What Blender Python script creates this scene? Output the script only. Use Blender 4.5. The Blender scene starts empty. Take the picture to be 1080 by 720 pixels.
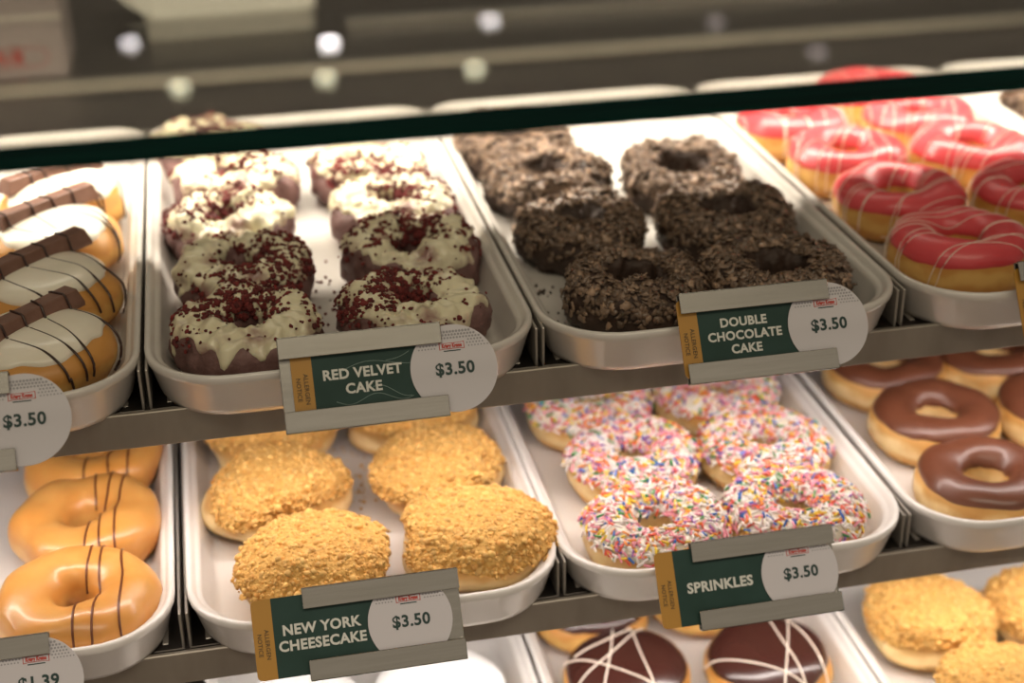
import bpy, math, random
import numpy as np
from mathutils import Vector, Matrix, noise

# ------------------------------------------------------------------ camera, world, light, exposure
UZ = 1.10                                   # height of the upper trays' rims
SC = bpy.context.scene
COL = SC.collection
cam = bpy.data.cameras.new('camera'); camo = bpy.data.objects.new('camera', cam); COL.objects.link(camo)
CAMR = ((0.9779, 0.1809, 0.1052), (-0.2088, 0.8774, 0.4319), (-0.0142, -0.4443, 0.8958))   # columns: right, forward, up
mw = Matrix([[CAMR[i][0], CAMR[i][2], -CAMR[i][1]] for i in range(3)]).to_4x4()
mw.translation = Vector((0.0561, -0.7979, 0.397 + UZ))
camo.matrix_world = mw
cam.sensor_width = 36.0; cam.lens = 1570 / 1080 * 36; cam.clip_start = 0.02
cam.dof.use_dof = True; cam.dof.focus_distance = 0.885; cam.dof.aperture_fstop = 3.8
SC.camera = camo
SC.view_settings.view_transform = 'Standard'; SC.view_settings.look = 'None'
SC.view_settings.gamma = 1.0; SC.view_settings.use_curve_mapping = False
SC.view_settings.exposure = 0.0

WORLD_COL, WORLD_STR = (1.0, 0.86, 0.70), 0.34
w = bpy.data.worlds.new('shop_light'); SC.world = w; w.use_nodes = True
bg = w.node_tree.nodes['Background']; bg.inputs[0].default_value = (*WORLD_COL, 1); bg.inputs[1].default_value = WORLD_STR

def area(name, loc, size, power, color, tilt=0.0, spread=180):
    l = bpy.data.lights.new(name, 'AREA'); l.shape = 'RECTANGLE'; l.size, l.size_y = size
    l.energy = power; l.color = color; l.spread = math.radians(spread)
    o = bpy.data.objects.new(name, l); COL.objects.link(o); o.location = loc; o.rotation_euler = (math.radians(tilt), 0, 0)
    return o
WARM = (1.0, 0.88, 0.70)
area('upper_strip_light', (0.30, 0.340, UZ + 0.1835), (1.9, 0.004), 11.0, (1.0, 0.90, 0.76), tilt=8)
area('middle_strip_light', (0.30, 0.040, UZ - 0.050), (1.9, 0.012), 1.9, (1.0, 0.89, 0.84), tilt=6)
area('bottom_strip_light', (0.30, 0.010, UZ - 0.203), (1.9, 0.012), 2.1, (1.0, 0.90, 0.84), tilt=6)
area('kitchen_fill_light', (0.3, 1.55, 2.70), (2.6, 0.5), 26.0, (1.0, 0.92, 0.80), spread=95)  # added unseen fill, brightens the back counter, carton and paper stack
area('shop_fill_light', (0.1, -1.3, 2.9), (2.2, 0.8), 30.0, WARM, tilt=-14)  # added unseen fill above the customers' side for soft ambience

# ------------------------------------------------------------------ helpers
def link(o, parent=None):
    COL.objects.link(o)
    if parent is not None: o.parent = parent
    return o
def tag(o, label=None, cat=None, group=None, kind=None):
    if label: o['label'] = label
    if cat: o['category'] = cat
    if group: o['group'] = group
    if kind: o['kind'] = kind
    return o
def thing(name, label, cat, loc=(0, 0, 0), rot=(0, 0, 0), group=None):
    o = bpy.data.objects.new(name, None); o.empty_display_size = 0.01; COL.objects.link(o)
    o.location = loc; o.rotation_euler = rot
    return tag(o, label, cat, group)
def mesh(name, verts, faces, mats, parent=None, smooth=True, kind=None, mi=None, cols=None, loc=None):
    me = bpy.data.meshes.new(name)
    me.from_pydata([tuple(v) for v in verts], [], [tuple(int(i) for i in f) for f in faces])
    for m in (mats if isinstance(mats, (list, tuple)) else [mats]): me.materials.append(m)
    if smooth: me.polygons.foreach_set('use_smooth', [True] * len(me.polygons))
    if mi is not None: me.polygons.foreach_set('material_index', list(mi))
    if cols is not None:
        a = me.color_attributes.new('tint', 'FLOAT_COLOR', 'POINT')
        c = np.ones((len(verts), 4), dtype=np.float32); c[:, :3] = cols
        a.data.foreach_set('color', c.ravel())
    me.update()
    o = link(bpy.data.objects.new(name, me), parent)
    if kind: o['kind'] = kind
    if loc: o.location = loc
    return o
class MB:                                    # collects shapes into one mesh
    def __init__(s): s.v, s.f = [], []
    def add(s, v, f):
        n = len(s.v); s.v += [tuple(p) for p in v]; s.f += [tuple(i + n for i in q) for q in f]; return s
    def box(s, a, b, bev=0.0):
        (x0, y0, z0), (x1, y1, z1) = a, b
        if bev <= 0:
            return s.add([(x, y, z) for z in (z0, z1) for y in (y0, y1) for x in (x0, x1)],
                         [(0, 2, 3, 1), (4, 5, 7, 6), (0, 1, 5, 4), (2, 6, 7, 3), (0, 4, 6, 2), (1, 3, 7, 5)])
        c = bev; pts = []; idx = {}
        for sx in (0, 1):
            for sy in (0, 1):
                for sz in (0, 1):
                    X, Y, Z = (x0, x1)[sx], (y0, y1)[sy], (z0, z1)[sz]
                    dx, dy, dz = (c, -c)[sx], (c, -c)[sy], (c, -c)[sz]
                    for k, p in enumerate(((X, Y + dy, Z + dz), (X + dx, Y, Z + dz), (X + dx, Y + dy, Z))):
                        idx[sx, sy, sz, k] = len(pts); pts.append(p)
        F = []
        I = lambda *a: idx[a]
        for q in (0, 1):
            F.append([I(q, a, b, 0) for a, b in ((0, 0), (1, 0), (1, 1), (0, 1))])
            F.append([I(a, q, b, 1) for a, b in ((0, 0), (1, 0), (1, 1), (0, 1))])
            F.append([I(a, b, q, 2) for a, b in ((0, 0), (1, 0), (1, 1), (0, 1))])
        for a in (0, 1):
            for b in (0, 1):
                F.append([I(a, b, 0, 0), I(a, b, 1, 0), I(a, b, 1, 1), I(a, b, 0, 1)])
                F.append([I(a, 0, b, 0), I(a, 1, b, 0), I(a, 1, b, 2), I(a, 0, b, 2)])
                F.append([I(0, a, b, 1), I(1, a, b, 1), I(1, a, b, 2), I(0, a, b, 2)])
                for d in (0, 1): F.append([I(a, b, d, 0), I(a, b, d, 1), I(a, b, d, 2)])
        ctr = Vector(((x0 + x1) / 2, (y0 + y1) / 2, (z0 + z1) / 2)); out = []
        for f in F:
            P = [Vector(pts[i]) for i in f]
            nrm = (P[1] - P[0]).cross(P[2] - P[0])
            out.append(f if nrm.dot(sum(P, Vector()) / len(P) - ctr) > 0 else f[::-1])
        return s.add(pts, out)
    def tube(s, pts, r, n=6):
        pts = [Vector(p) for p in pts]
        if len(pts) < 2: return s
        v, f = [], []
        for i, p in enumerate(pts):
            t = (pts[min(i + 1, len(pts) - 1)] - pts[max(i - 1, 0)])
            t = t.normalized() if t.length > 1e-9 else Vector((1, 0, 0))
            a = t.cross(Vector((0, 0, 1)) if abs(t.z) < .9 else Vector((1, 0, 0))).normalized(); b = a.cross(t)
            rr = r(i / (len(pts) - 1)) if callable(r) else r
            for k in range(n):
                th = 2 * math.pi * k / n; v.append(p + (a * math.cos(th) + b * math.sin(th)) * rr)
        for i in range(len(pts) - 1):
            for k in range(n):
                f.append((i * n + k, i * n + (k + 1) % n, (i + 1) * n + (k + 1) % n, (i + 1) * n + k))
        f.append(tuple(range(n))[::-1]); f.append(tuple((len(pts) - 1) * n + k for k in range(n)))
        return s.add(v, f)
    def disc(s, c, r, z0, z1, n=48):
        v = [(c[0] + r * math.cos(2 * math.pi * k / n), c[1] + r * math.sin(2 * math.pi * k / n), z) for z in (z0, z1) for k in range(n)]
        return s.add(v, [(k, (k + 1) % n, n + (k + 1) % n, n + k) for k in range(n)] + [tuple(range(n))[::-1], tuple(range(n, 2 * n))])
    def poly(s, pts, z0, z1):
        n = len(pts); v = [(x, y, z) for z in (z0, z1) for x, y in pts]
        return s.add(v, [(k, (k + 1) % n, n + (k + 1) % n, n + k) for k in range(n)] + [tuple(range(n))[::-1], tuple(range(n, 2 * n))])
    def build(s, name, m, parent=None, smooth=False, **k): return mesh(name, s.v, s.f, m, parent, smooth, **k)
def grid_faces(nu, nv, wu=True, wv=False):
    F = []
    for i in range(nu if wu else nu - 1):
        for j in range(nv if wv else nv - 1):
            a, b = (i + 1) % nu, (j + 1) % nv
            F.append((i * nv + j, a * nv + j, a * nv + b, i * nv + b))
    return F
def text_mesh(name, s, size, m, parent, loc, rotz=0.0, bold=0.02, align='CENTER', sx=1.0, ext=0.00012):
    c = bpy.data.curves.new(name, 'FONT'); c.body = s; c.size = size; c.align_x = align; c.align_y = 'CENTER'
    c.offset = bold * size; c.extrude = ext; c.space_character = 1.06; c.resolution_u = 3
    o = bpy.data.objects.new(name, c); COL.objects.link(o)
    dg = bpy.context.evaluated_depsgraph_get(); dg.update()
    me = bpy.data.meshes.new_from_object(o.evaluated_get(dg)); COL.objects.unlink(o); bpy.data.objects.remove(o)
    me.name = name; me.materials.clear(); me.materials.append(m)
    r = link(bpy.data.objects.new(name, me), parent); r.location = loc; r.rotation_euler = (0, 0, rotz); r.scale = (sx, 1, 1)
    return r

# ------------------------------------------------------------------ materials
def mat(name, col, rough=0.5, metal=0.0, coat=0.0, spec=0.5, sss=0.0, emit=None, estr=0.0,
        var=None, vscale=60.0, bump=0.0, bscale=200.0, aniso=None, attr=None, band=None, detail=4.0, rvar=0.0, thr=None):
    m = bpy.data.materials.new(name); m.use_nodes = True; nt = m.node_tree; N = nt.nodes; L = nt.links
    p = N['Principled BSDF']; p.inputs['Base Color'].default_value = (*col, 1); p.inputs['Roughness'].default_value = rough
    p.inputs['Metallic'].default_value = metal; p.inputs['Coat Weight'].default_value = coat; p.inputs['Coat Roughness'].default_value = 0.08
    p.inputs['Specular IOR Level'].default_value = spec
    if sss: p.inputs['Subsurface Weight'].default_value = sss; p.inputs['Subsurface Radius'].default_value = (.008, .004, .002); p.inputs['Subsurface Scale'].default_value = 0.5
    if emit: p.inputs['Emission Color'].default_value = (*emit, 1); p.inputs['Emission Strength'].default_value = estr
    tc = N.new('ShaderNodeTexCoord'); vec = tc.outputs['Object']
    if aniso:
        mp = N.new('ShaderNodeMapping'); mp.inputs['Scale'].default_value = aniso; L.new(vec, mp.inputs['Vector']); vec = mp.outputs['Vector']
    cur = None
    if attr:
        a = N.new('ShaderNodeVertexColor'); a.layer_name = attr; cur = a.outputs['Color']
    if band:                                     # pale proof line of fried dough, a stripe around the donut at local height z
        colb, z0, wd = band
        sx = N.new('ShaderNodeSeparateXYZ'); L.new(tc.outputs['Object'], sx.inputs[0])
        nz = N.new('ShaderNodeTexNoise'); nz.inputs['Scale'].default_value = 45; L.new(tc.outputs['Object'], nz.inputs['Vector'])
        ad = N.new('ShaderNodeMath'); ad.operation = 'MULTIPLY_ADD'; ad.inputs[1].default_value = 0.012; L.new(nz.outputs[0], ad.inputs[0]); L.new(sx.outputs['Z'], ad.inputs[2])
        sb = N.new('ShaderNodeMath'); sb.operation = 'SUBTRACT'; sb.inputs[1].default_value = z0 + 0.006; L.new(ad.outputs[0], sb.inputs[0])
        ab = N.new('ShaderNodeMath'); ab.operation = 'ABSOLUTE'; L.new(sb.outputs[0], ab.inputs[0])
        mr = N.new('ShaderNodeMapRange'); mr.interpolation_type = 'SMOOTHSTEP'; mr.inputs['From Min'].default_value = wd * .25; mr.inputs['From Max'].default_value = wd
        mr.inputs['To Min'].default_value = 1; mr.inputs['To Max'].default_value = 0; L.new(ab.outputs[0], mr.inputs['Value'])
        mx = N.new('ShaderNodeMix'); mx.data_type = 'RGBA'; mx.inputs['A'].default_value = (*col, 1); mx.inputs['B'].default_value = (*colb, 1); L.new(mr.outputs[0], mx.inputs['Factor'])
        cur = mx.outputs['Result']
    if var:
        n = N.new('ShaderNodeTexNoise'); n.inputs['Scale'].default_value = vscale; n.inputs['Detail'].default_value = detail; L.new(vec, n.inputs['Vector'])
        rr = N.new('ShaderNodeMapRange'); lo, hi = thr or (0.35, 0.68); rr.inputs['From Min'].default_value = lo; rr.inputs['From Max'].default_value = hi; L.new(n.outputs[0], rr.inputs['Value'])
        mx = N.new('ShaderNodeMix'); mx.data_type = 'RGBA'; L.new(rr.outputs[0], mx.inputs['Factor'])
        if cur: L.new(cur, mx.inputs['A'])
        else: mx.inputs['A'].default_value = (*col, 1)
        mx.inputs['B'].default_value = (*var, 1); cur = mx.outputs['Result']
        if rvar:
            ra = N.new('ShaderNodeMapRange'); ra.inputs['To Min'].default_value = max(0, rough - rvar); ra.inputs['To Max'].default_value = rough + rvar
            L.new(n.outputs[0], ra.inputs['Value']); L.new(ra.outputs[0], p.inputs['Roughness'])
    if cur: L.new(cur, p.inputs['Base Color'])
    if bump:
        n = N.new('ShaderNodeTexNoise'); n.inputs['Scale'].default_value = bscale; n.inputs['Detail'].default_value = 5; L.new(vec, n.inputs['Vector'])
        b = N.new('ShaderNodeBump'); b.inputs['Strength'].default_value = bump; b.inputs['Distance'].default_value = 0.002; L.new(n.outputs[0], b.inputs['Height']); L.new(b.outputs[0], p.inputs['Normal'])
    return m
STEEL = mat('brushed_steel', (.42, .38, .33), .34, 1.0, var=(.33, .30, .26), vscale=40, aniso=(1, 30, 30), bump=.05, bscale=60)
BRIGHT = mat('bright_bent_steel', (.50, .46, .41), .30, .6)
FASCIA = mat('brushed_fascia_steel', (.36, .32, .27), .42, .55, var=(.29, .255, .215), vscale=14, aniso=(3, 1, 1), bump=.03, bscale=200)
HOLDER = mat('satin_steel', (.47, .45, .40), .25, 1.0, var=(.43, .41, .36), vscale=90, aniso=(.3, 6, 1))
DARKSTEEL = mat('dark_steel', (.10, .088, .078), .34, .85, var=(.07, .06, .052), vscale=30)
BOARD = mat('shelf_board_steel', (.085, .07, .06), .38, .7, var=(.06, .05, .045), vscale=20)
TRAYM = mat('white_melamine', (.76, .725, .69), .30, coat=.25, var=(.71, .67, .63), vscale=14)
GREYTRAY = mat('pale_enamel', (.69, .655, .61), .27, .12, coat=.3, var=(.62, .58, .53), vscale=12)
GOLD = mat('fried_dough', (.56, .265, .060), .42, sss=.12, band=((.70, .43, .13), .0165, .0085), var=(.50, .215, .04), vscale=38, thr=(.50, .8), bump=.10, bscale=120)
PALEDOUGH = mat('pale_fried_dough', (.60, .33, .095), .45, sss=.12, band=((.80, .60, .30), .0165, .009), var=(.52, .25, .06), vscale=38, thr=(.5, .8), bump=.10, bscale=120)
GLAZED = mat('sugar_glazed_dough', (.63, .315, .085), .34, coat=.22, sss=.12, var=(.60, .255, .05), vscale=30, bump=.12, bscale=90, band=((.74, .44, .14), .017, .007))
VELVETDOUGH = mat('red_velvet_cake', (.135, .066, .058), .6, var=(.22, .12, .11), vscale=70, bump=.6, bscale=220)
GLAZE = mat('cream_glaze', (.70, .64, .44), .30, coat=.25, sss=.08, var=(.26, .13, .11), vscale=42, thr=(.50, .70), bump=.25, bscale=130)
REDCRUMB = mat('red_velvet_crumb', (.13, .012, .010), .8, attr='tint')
CHOCDOUGH = mat('chocolate_cake', (.035, .018, .011), .6, var=(.06, .032, .02), vscale=70, bump=.7, bscale=240)
FLAKE = mat('chocolate_shaving', (.1, .06, .04), .30, coat=.2, attr='tint', bump=.3, bscale=500)
PINK = mat('pink_icing', (.66, .075, .085), .33, coat=.12, sss=.08, var=(.56, .045, .055), vscale=26)
WHITEDRIZ = mat('white_drizzle', (.86, .74, .62), .35)
WHITEICE = mat('white_icing', (.80, .745, .62), .30, coat=.3, sss=.1, var=(.74, .68, .55), vscale=30)
CHOCDRIZ = mat('chocolate_drizzle', (.035, .012, .007), .30, coat=.2)
BROWNDRIZ = mat('brown_chocolate_drizzle', (.15, .045, .016), .35)
WAFER = mat('milk_chocolate_wafer', (.155, .075, .050), .40, var=(.20, .105, .075), vscale=90, bump=.1, bscale=300)
CHOCICE = mat('chocolate_icing', (.125, .040, .019), .36, coat=.12, var=(.16, .055, .028), vscale=25)
DARKICE = mat('dark_chocolate_icing', (.050, .015, .011), .26, coat=.3, var=(.055, .02, .014), vscale=25)
GRAHAM = mat('graham_crumb', (.6, .36, .1), .75, attr='tint', sss=.1)
CRUST = mat('graham_crumb_bed', (.58, .30, .065), .8, var=(.70, .42, .12), vscale=260, bump=1.0, bscale=420)
SPRK = mat('sugar_sprinkles', (.8, .8, .8), .35, attr='tint')
POWDER = mat('powdered_sugar', (.88, .86, .84), .8, bump=.2, bscale=300)
GREENCARD = mat('dark_green_card', (.013, .042, .032), .5, spec=.3, var=(.02, .055, .045), vscale=30)
ORANGE = mat('amber_card', (.45, .225, .03), .45, coat=.1)
WHITECARD = mat('pale_lilac_card', (.60, .57, .585), .40, coat=.35)
INKGREEN = mat('green_ink', (.012, .04, .034), .5)
INKWHITE = mat('white_ink', (.66, .66, .60), .5)
INKBROWN = mat('brown_ink', (.10, .06, .015), .5)
INKGREY = mat('grey_ink', (.30, .29, .30), .5)
INKRED = mat('red_ink', (.48, .045, .03), .5)
CHALK = mat('chalk_line', (.19, .27, .24), .7)
GLASSEDGE = mat('green_glass_edge', (.0012, .019, .014), .12, spec=.10, var=(.001, .007, .006), vscale=12, aniso=(1, 1, 40))
WALLM = mat('dark_wall_paint', (.13, .105, .085), .8)
CEILM = mat('ceiling_tiles', (.17, .14, .115), .8)
FLOORM = mat('floor_tiles', (.20, .15, .11), .5, var=(.16, .12, .09), vscale=6)
CABM = mat('cabinet_laminate', (.06, .05, .045), .5)
ALU = mat('aluminium_track', (.52, .49, .42), .35, .9, var=(.40, .37, .31), vscale=20, aniso=(2, 20, 20))
PAPER = mat('cream_paper', (.72, .68, .55), .7)
SHEETS = mat('paper_edges', (.52, .49, .40), .8, var=(.36, .34, .27), vscale=60, aniso=(30, 30, 1))
GREYCARD = mat('grey_carton', (.40, .33, .30), .6)
LENSW = mat('white_lamp_lens', (.9, .9, .9), .4, emit=(1.0, .93, .93), estr=34.0)
LENSY = mat('warm_lamp_lens', (.9, .9, .8), .4, emit=(1.0, .95, .66), estr=10.5)
LENSM = mat('soft_lamp_lens', (.9, .9, .9), .4, emit=(1.0, .93, .95), estr=13.0)
LENSD = mat('dim_lamp_lens', (.9, .85, .85), .4, emit=(1.0, .84, .82), estr=2.2)
DIFFUSER = mat('strip_diffuser', (.9, .88, .84), .5, emit=(1, .92, .8), estr=2.0)
def glass_mat():
    m = bpy.data.materials.new('dusty_clear_glass'); m.use_nodes = True; nt = m.node_tree; N = nt.nodes; L = nt.links
    N.remove(N['Principled BSDF']); out = N['Material Output']
    tr = N.new('ShaderNodeBsdfTransparent'); tr.inputs[0].default_value = (.83, .83, .80, 1)
    gl = N.new('ShaderNodeBsdfGlossy'); gl.inputs['Roughness'].default_value = .0; gl.inputs[0].default_value = (1, 1, 1, 1)
    geo = N.new('ShaderNodeNewGeometry')
    dt = N.new('ShaderNodeVectorMath'); dt.operation = 'DOT_PRODUCT'; L.new(geo.outputs['Incoming'], dt.inputs[0]); L.new(geo.outputs['Normal'], dt.inputs[1])
    ab = N.new('ShaderNodeMath'); ab.operation = 'ABSOLUTE'; L.new(dt.outputs['Value'], ab.inputs[0])
    om = N.new('ShaderNodeMath'); om.operation = 'SUBTRACT'; om.inputs[0].default_value = 1.0; L.new(ab.outputs[0], om.inputs[1])
    pw = N.new('ShaderNodeMath'); pw.operation = 'POWER'; pw.inputs[1].default_value = 5.0; L.new(om.outputs[0], pw.inputs[0])
    fr = N.new('ShaderNodeMath'); fr.operation = 'MULTIPLY_ADD'; fr.inputs[1].default_value = 0.96; fr.inputs[2].default_value = 0.04; L.new(pw.outputs[0], fr.inputs[0])
    mx = N.new('ShaderNodeMixShader'); L.new(fr.outputs[0], mx.inputs[0]); L.new(tr.outputs[0], mx.inputs[1]); L.new(gl.outputs[0], mx.inputs[2])
    tc = N.new('ShaderNodeTexCoord'); vo = N.new('ShaderNodeTexVoronoi'); vo.inputs['Scale'].default_value = 160; L.new(tc.outputs['Object'], vo.inputs['Vector'])
    n2 = N.new('ShaderNodeTexNoise'); n2.inputs['Scale'].default_value = 14; L.new(tc.outputs['Object'], n2.inputs['Vector'])
    lt = N.new('ShaderNodeMapRange'); lt.inputs['From Min'].default_value = .10; lt.inputs['From Max'].default_value = .05; L.new(vo.outputs['Distance'], lt.inputs['Value'])
    ml = N.new('ShaderNodeMath'); ml.operation = 'MULTIPLY'; L.new(lt.outputs[0], ml.inputs[0]); L.new(n2.outputs[0], ml.inputs[1])
    ad = N.new('ShaderNodeMath'); ad.operation = 'MULTIPLY_ADD'; ad.inputs[1].default_value = .7; ad.inputs[2].default_value = .03; L.new(ml.outputs[0], ad.inputs[0])
    df = N.new('ShaderNodeBsdfDiffuse'); df.inputs[0].default_value = (.8, .78, .72, 1)
    m2 = N.new('ShaderNodeMixShader'); L.new(ad.outputs[0], m2.inputs[0]); L.new(mx.outputs[0], m2.inputs[1]); L.new(df.outputs[0], m2.inputs[2])
    L.new(m2.outputs[0], out.inputs[0]); return m
GLASS = glass_mat()

# ------------------------------------------------------------------ the setting
def struct(name, mb, m): return tag(mb.build(name, m), kind='structure')
XL, XR = -0.76, 1.34                          # inner faces of the case's side panels
struct('floor', MB().box((-5, -4, -.05), (6, 7.6, 0)), FLOORM)
struct('wall_back', MB().box((-5, 7.5, 0), (6, 7.6, 2.85)), WALLM)
struct('ceiling', MB().box((-5, 1.2, 2.752), (6, 7.6, 2.85)), CEILM)

LY = -0.032                                   # each lower shelf steps out this far
H = 0.1529
c = thing('display_case', 'dark display case body carrying the donut shelves', 'display case', (0.3, 0.3, 0))
def part(name, mb, m, parent, **k):
    o = mb.build(name, m, parent, **k); o.matrix_parent_inverse = Matrix.Translation(-Vector(parent.location)); return o
for x in (XL - .03, XR): part('side_panel', MB().box((x, -.05, .0), (x + .03, .75, UZ + .1978), .003), CABM, c)
part('base_cabinet', MB().box((XL, -.02, 0.0), (XR, .70, UZ - .42), .003), CABM, c)

for lv in range(3):
    yo, zr = lv * LY, UZ - lv * H
    lab = ['steel display shelf under the red velvet and pink iced donuts', 'steel display shelf under the crumb topped and sprinkle donuts',
           'steel display shelf lowest, under the white drizzled chocolate donuts'][lv]
    s = thing('display_shelf', lab, 'shelf', (0.3, 0.3 + yo, zr - .045), group=None)
    part('shelf_board', MB().box((XL, .004 + yo, zr - .0345), (XR, .60 if lv else .688, zr - .0315)), BOARD, s)
    part('front_rail', MB().box((XL, 0 + yo, zr - .0512), (XR, .0035 + yo, zr - .0280), .0006)
         .box((XL, .0035 + yo, zr - .0512), (XR, .014 + yo, zr - .0500)), FASCIA, s)
    if lv < 2:
        f = thing('light_strip', ['slim light strip fixed under the upper shelf', 'slim light strip fixed under the middle shelf'][lv], 'light', (0.3, .05 + yo, zr - .0345), group=None)
        part('housing', MB().box((XL + .02, .020 + yo, zr - .046), (XR - .02, .062 + yo, zr - .0345), .001), STEEL, f)
        part('diffuser', MB().box((XL + .03, .028 + yo, zr - .0485), (XR - .03, .054 + yo, zr - .046), .0006), DIFFUSER, f)
f = thing('light_strip', 'shaded light strip hung under the glass top', 'light', (0.3, .32, UZ + .19))
part('housing', MB().box((XL + .02, .3105, UZ + .1866), (XR - .02, .375, UZ + .1978), .001).box((XL + .02, .308, UZ + .151), (XR - .02, .3105, UZ + .1978), .0008), STEEL, f)
part('diffuser', MB().box((XL + .03, .334, UZ + .1842), (XR - .03, .346, UZ + .1866), .0006), DIFFUSER, f)

g = thing('glass_top', 'thick clear glass top with a dark green polished edge', 'glass', (0.3, .1, UZ + .19))
gb = MB(); gb.box((XL - .03, -.212, UZ + .1978), (XR + .03, .62, UZ + .2095))
o = part('glass_sheet', gb, [GLASS, GLASSEDGE], g)
o.data.polygons.foreach_set('material_index', [0, 0, 1, 1, 1, 1])

# behind the case: sliding track, back counter and the things on it
t = thing('door_track', 'pale metal sliding track behind the upper trays', 'track', (0.3, .66, UZ - .05))
part('lower_channel', MB().box((XL, .694, UZ - .060), (XR, .750, UZ - .036), .001).box((XL, .706, UZ - .036), (XR, .711, UZ - .031), .0008).box((XL, .734, UZ - .036), (XR, .739, UZ - .031), .0008), ALU, t)
k = thing('back_counter', 'dark steel work counter behind the display case', 'counter', (0.3, 1.1, 0))
part('countertop', MB().box((-1.2, .765, UZ - .080), (1.9, 1.70, UZ - .045), .003), DARKSTEEL, k)
part('front_edge', MB().box((-1.2, .765, UZ - .0452), (1.9, .785, UZ - .0425), .001), ALU, k)
part('rear_ledge', MB().box((.22, .925, UZ - .045), (1.9, .945, UZ - .036), .001), ALU, k)
part('cabinet_front', MB().box((-1.18, .78, .0), (1.88, 1.68, UZ - .080), .003), CABM, k)
bx = thing('carton', 'grey carton with red printed letters standing behind the glass', 'box', (-.165, .86, UZ - .045))
bw = MB().box((-.115, -.06, 0), (.078, .06, .115), .003); bw.build('carton_body', GREYCARD, bx)
MB().box((-.1152, -.0615, .0640), (.0782, -.0600, .0680)).build('tape', PAPER, bx)
lb = []
for q in range(40):
    a = 2 * math.pi * q / 40; cx = .030 if math.cos(a) > 0 else -.060
    lb.append((.020 + cx + .0095 * math.cos(a), -.0606, .0240 + .0095 * math.sin(a)))
lb.append(lb[0])
MB().tube(lb, .0007, 5).build('label_outline', INKRED, bx)
tx = text_mesh('lettering', 'A·8', .019, INKRED, bx, (.020, -.0606, .0240), 0, .06); tx.rotation_euler = (math.pi / 2, 0, 0)

pp = thing('paper_stack', 'cream stack of deli papers with a raised sheet behind the glass', 'paper', (-.003, .985, UZ - .045), (0, 0, math.radians(2)))
def slab(x0, x1, y0, y1, z0, z1, r=.02, n=6):
    P = []
    for cx, cy, a0 in ((x1 - r, y0 + r, -90), (x1 - r, y1 - r, 0), (x0 + r * .2, y1 - r * .2, 90), (x0 + r * .2, y0 + r * .2, 180)):
        rr = r if cx > (x0 + x1) / 2 else r * .2
        for q in range(n + 1):
            a = math.radians(a0 + 90 * q / n); P.append((cx + rr * math.cos(a), cy + rr * math.sin(a)))
    return MB().poly(P, z0, z1)
slab(-.005, .188, -.06, .11, 0, .0230).build('paper_pile', SHEETS, pp)
slab(-.007, .190, -.062, .112, .0232, .0252).build('top_sheet', PAPER, pp)
v = []
for i in range(9):
    for j in range(5):
        q = i / 8; v.append((.004 - .062 * q, -.058 + .15 * j / 4 + .02 * q * q, 0.0255 + .036 * q ** 1.3 - .03 * q * (j / 4 - .5) * .6))
vv = v + [(a, b, z - .0009) for a, b, z in v]
F1 = [(i * 5 + j, (i + 1) * 5 + j, (i + 1) * 5 + j + 1, i * 5 + j + 1) for i in range(8) for j in range(4)]
F2 = [tuple(x + 45 for x in q[::-1]) for q in F1]
mesh('raised_sheet', vv, F1 + F2, PAPER, pp)

# ceiling downlights whose reflections show in the glass
LAMPS = [(-.248, 5.547, 3, 'white downlight, far row, nearest the carton'), (.565, 5.328, 0, 'brightest white downlight, far row, above the paper stack'),
         (1.284, 5.519, 3, 'white downlight, far row, third along from the carton'), (2.218, 5.232, 2, 'dim pinkish downlight, far row'),
         (-.054, 4.84, 1, 'yellowish downlight, near row, nearest the carton'), (.499, 4.823, 1, 'yellowish downlight, near row, above the red velvet donuts'),
         (1.08, 4.802, 1, 'yellowish downlight, near row, third along from the carton'), (2.452, 4.674, 2, 'dim pinkish downlight, near row')]
for x, y, kk, lab in LAMPS:
    d = thing('ceiling_downlight', lab + ', mirrored in the glass', 'ceiling light', (x, y, 2.752), group='ceiling downlights')
    n = 32; v, ff = [], []
    for rr, zz in ((.030, -.001), (.034, -.006), (.044, -.006), (.046, -.001)):
        v += [(rr * math.cos(2 * math.pi * q / n), rr * math.sin(2 * math.pi * q / n), zz) for q in range(n)]
    for a in range(3):
        for q in range(n): ff.append((a * n + q, (a + 1) * n + q, (a + 1) * n + (q + 1) % n, a * n + (q + 1) % n))
    mesh('trim_ring', v, ff, STEEL, d)
    MB().disc((0, 0), .030, -.0045, -.001, 32).build('lens', [LENSW, LENSY, LENSD, LENSM][kk], d)

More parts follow.
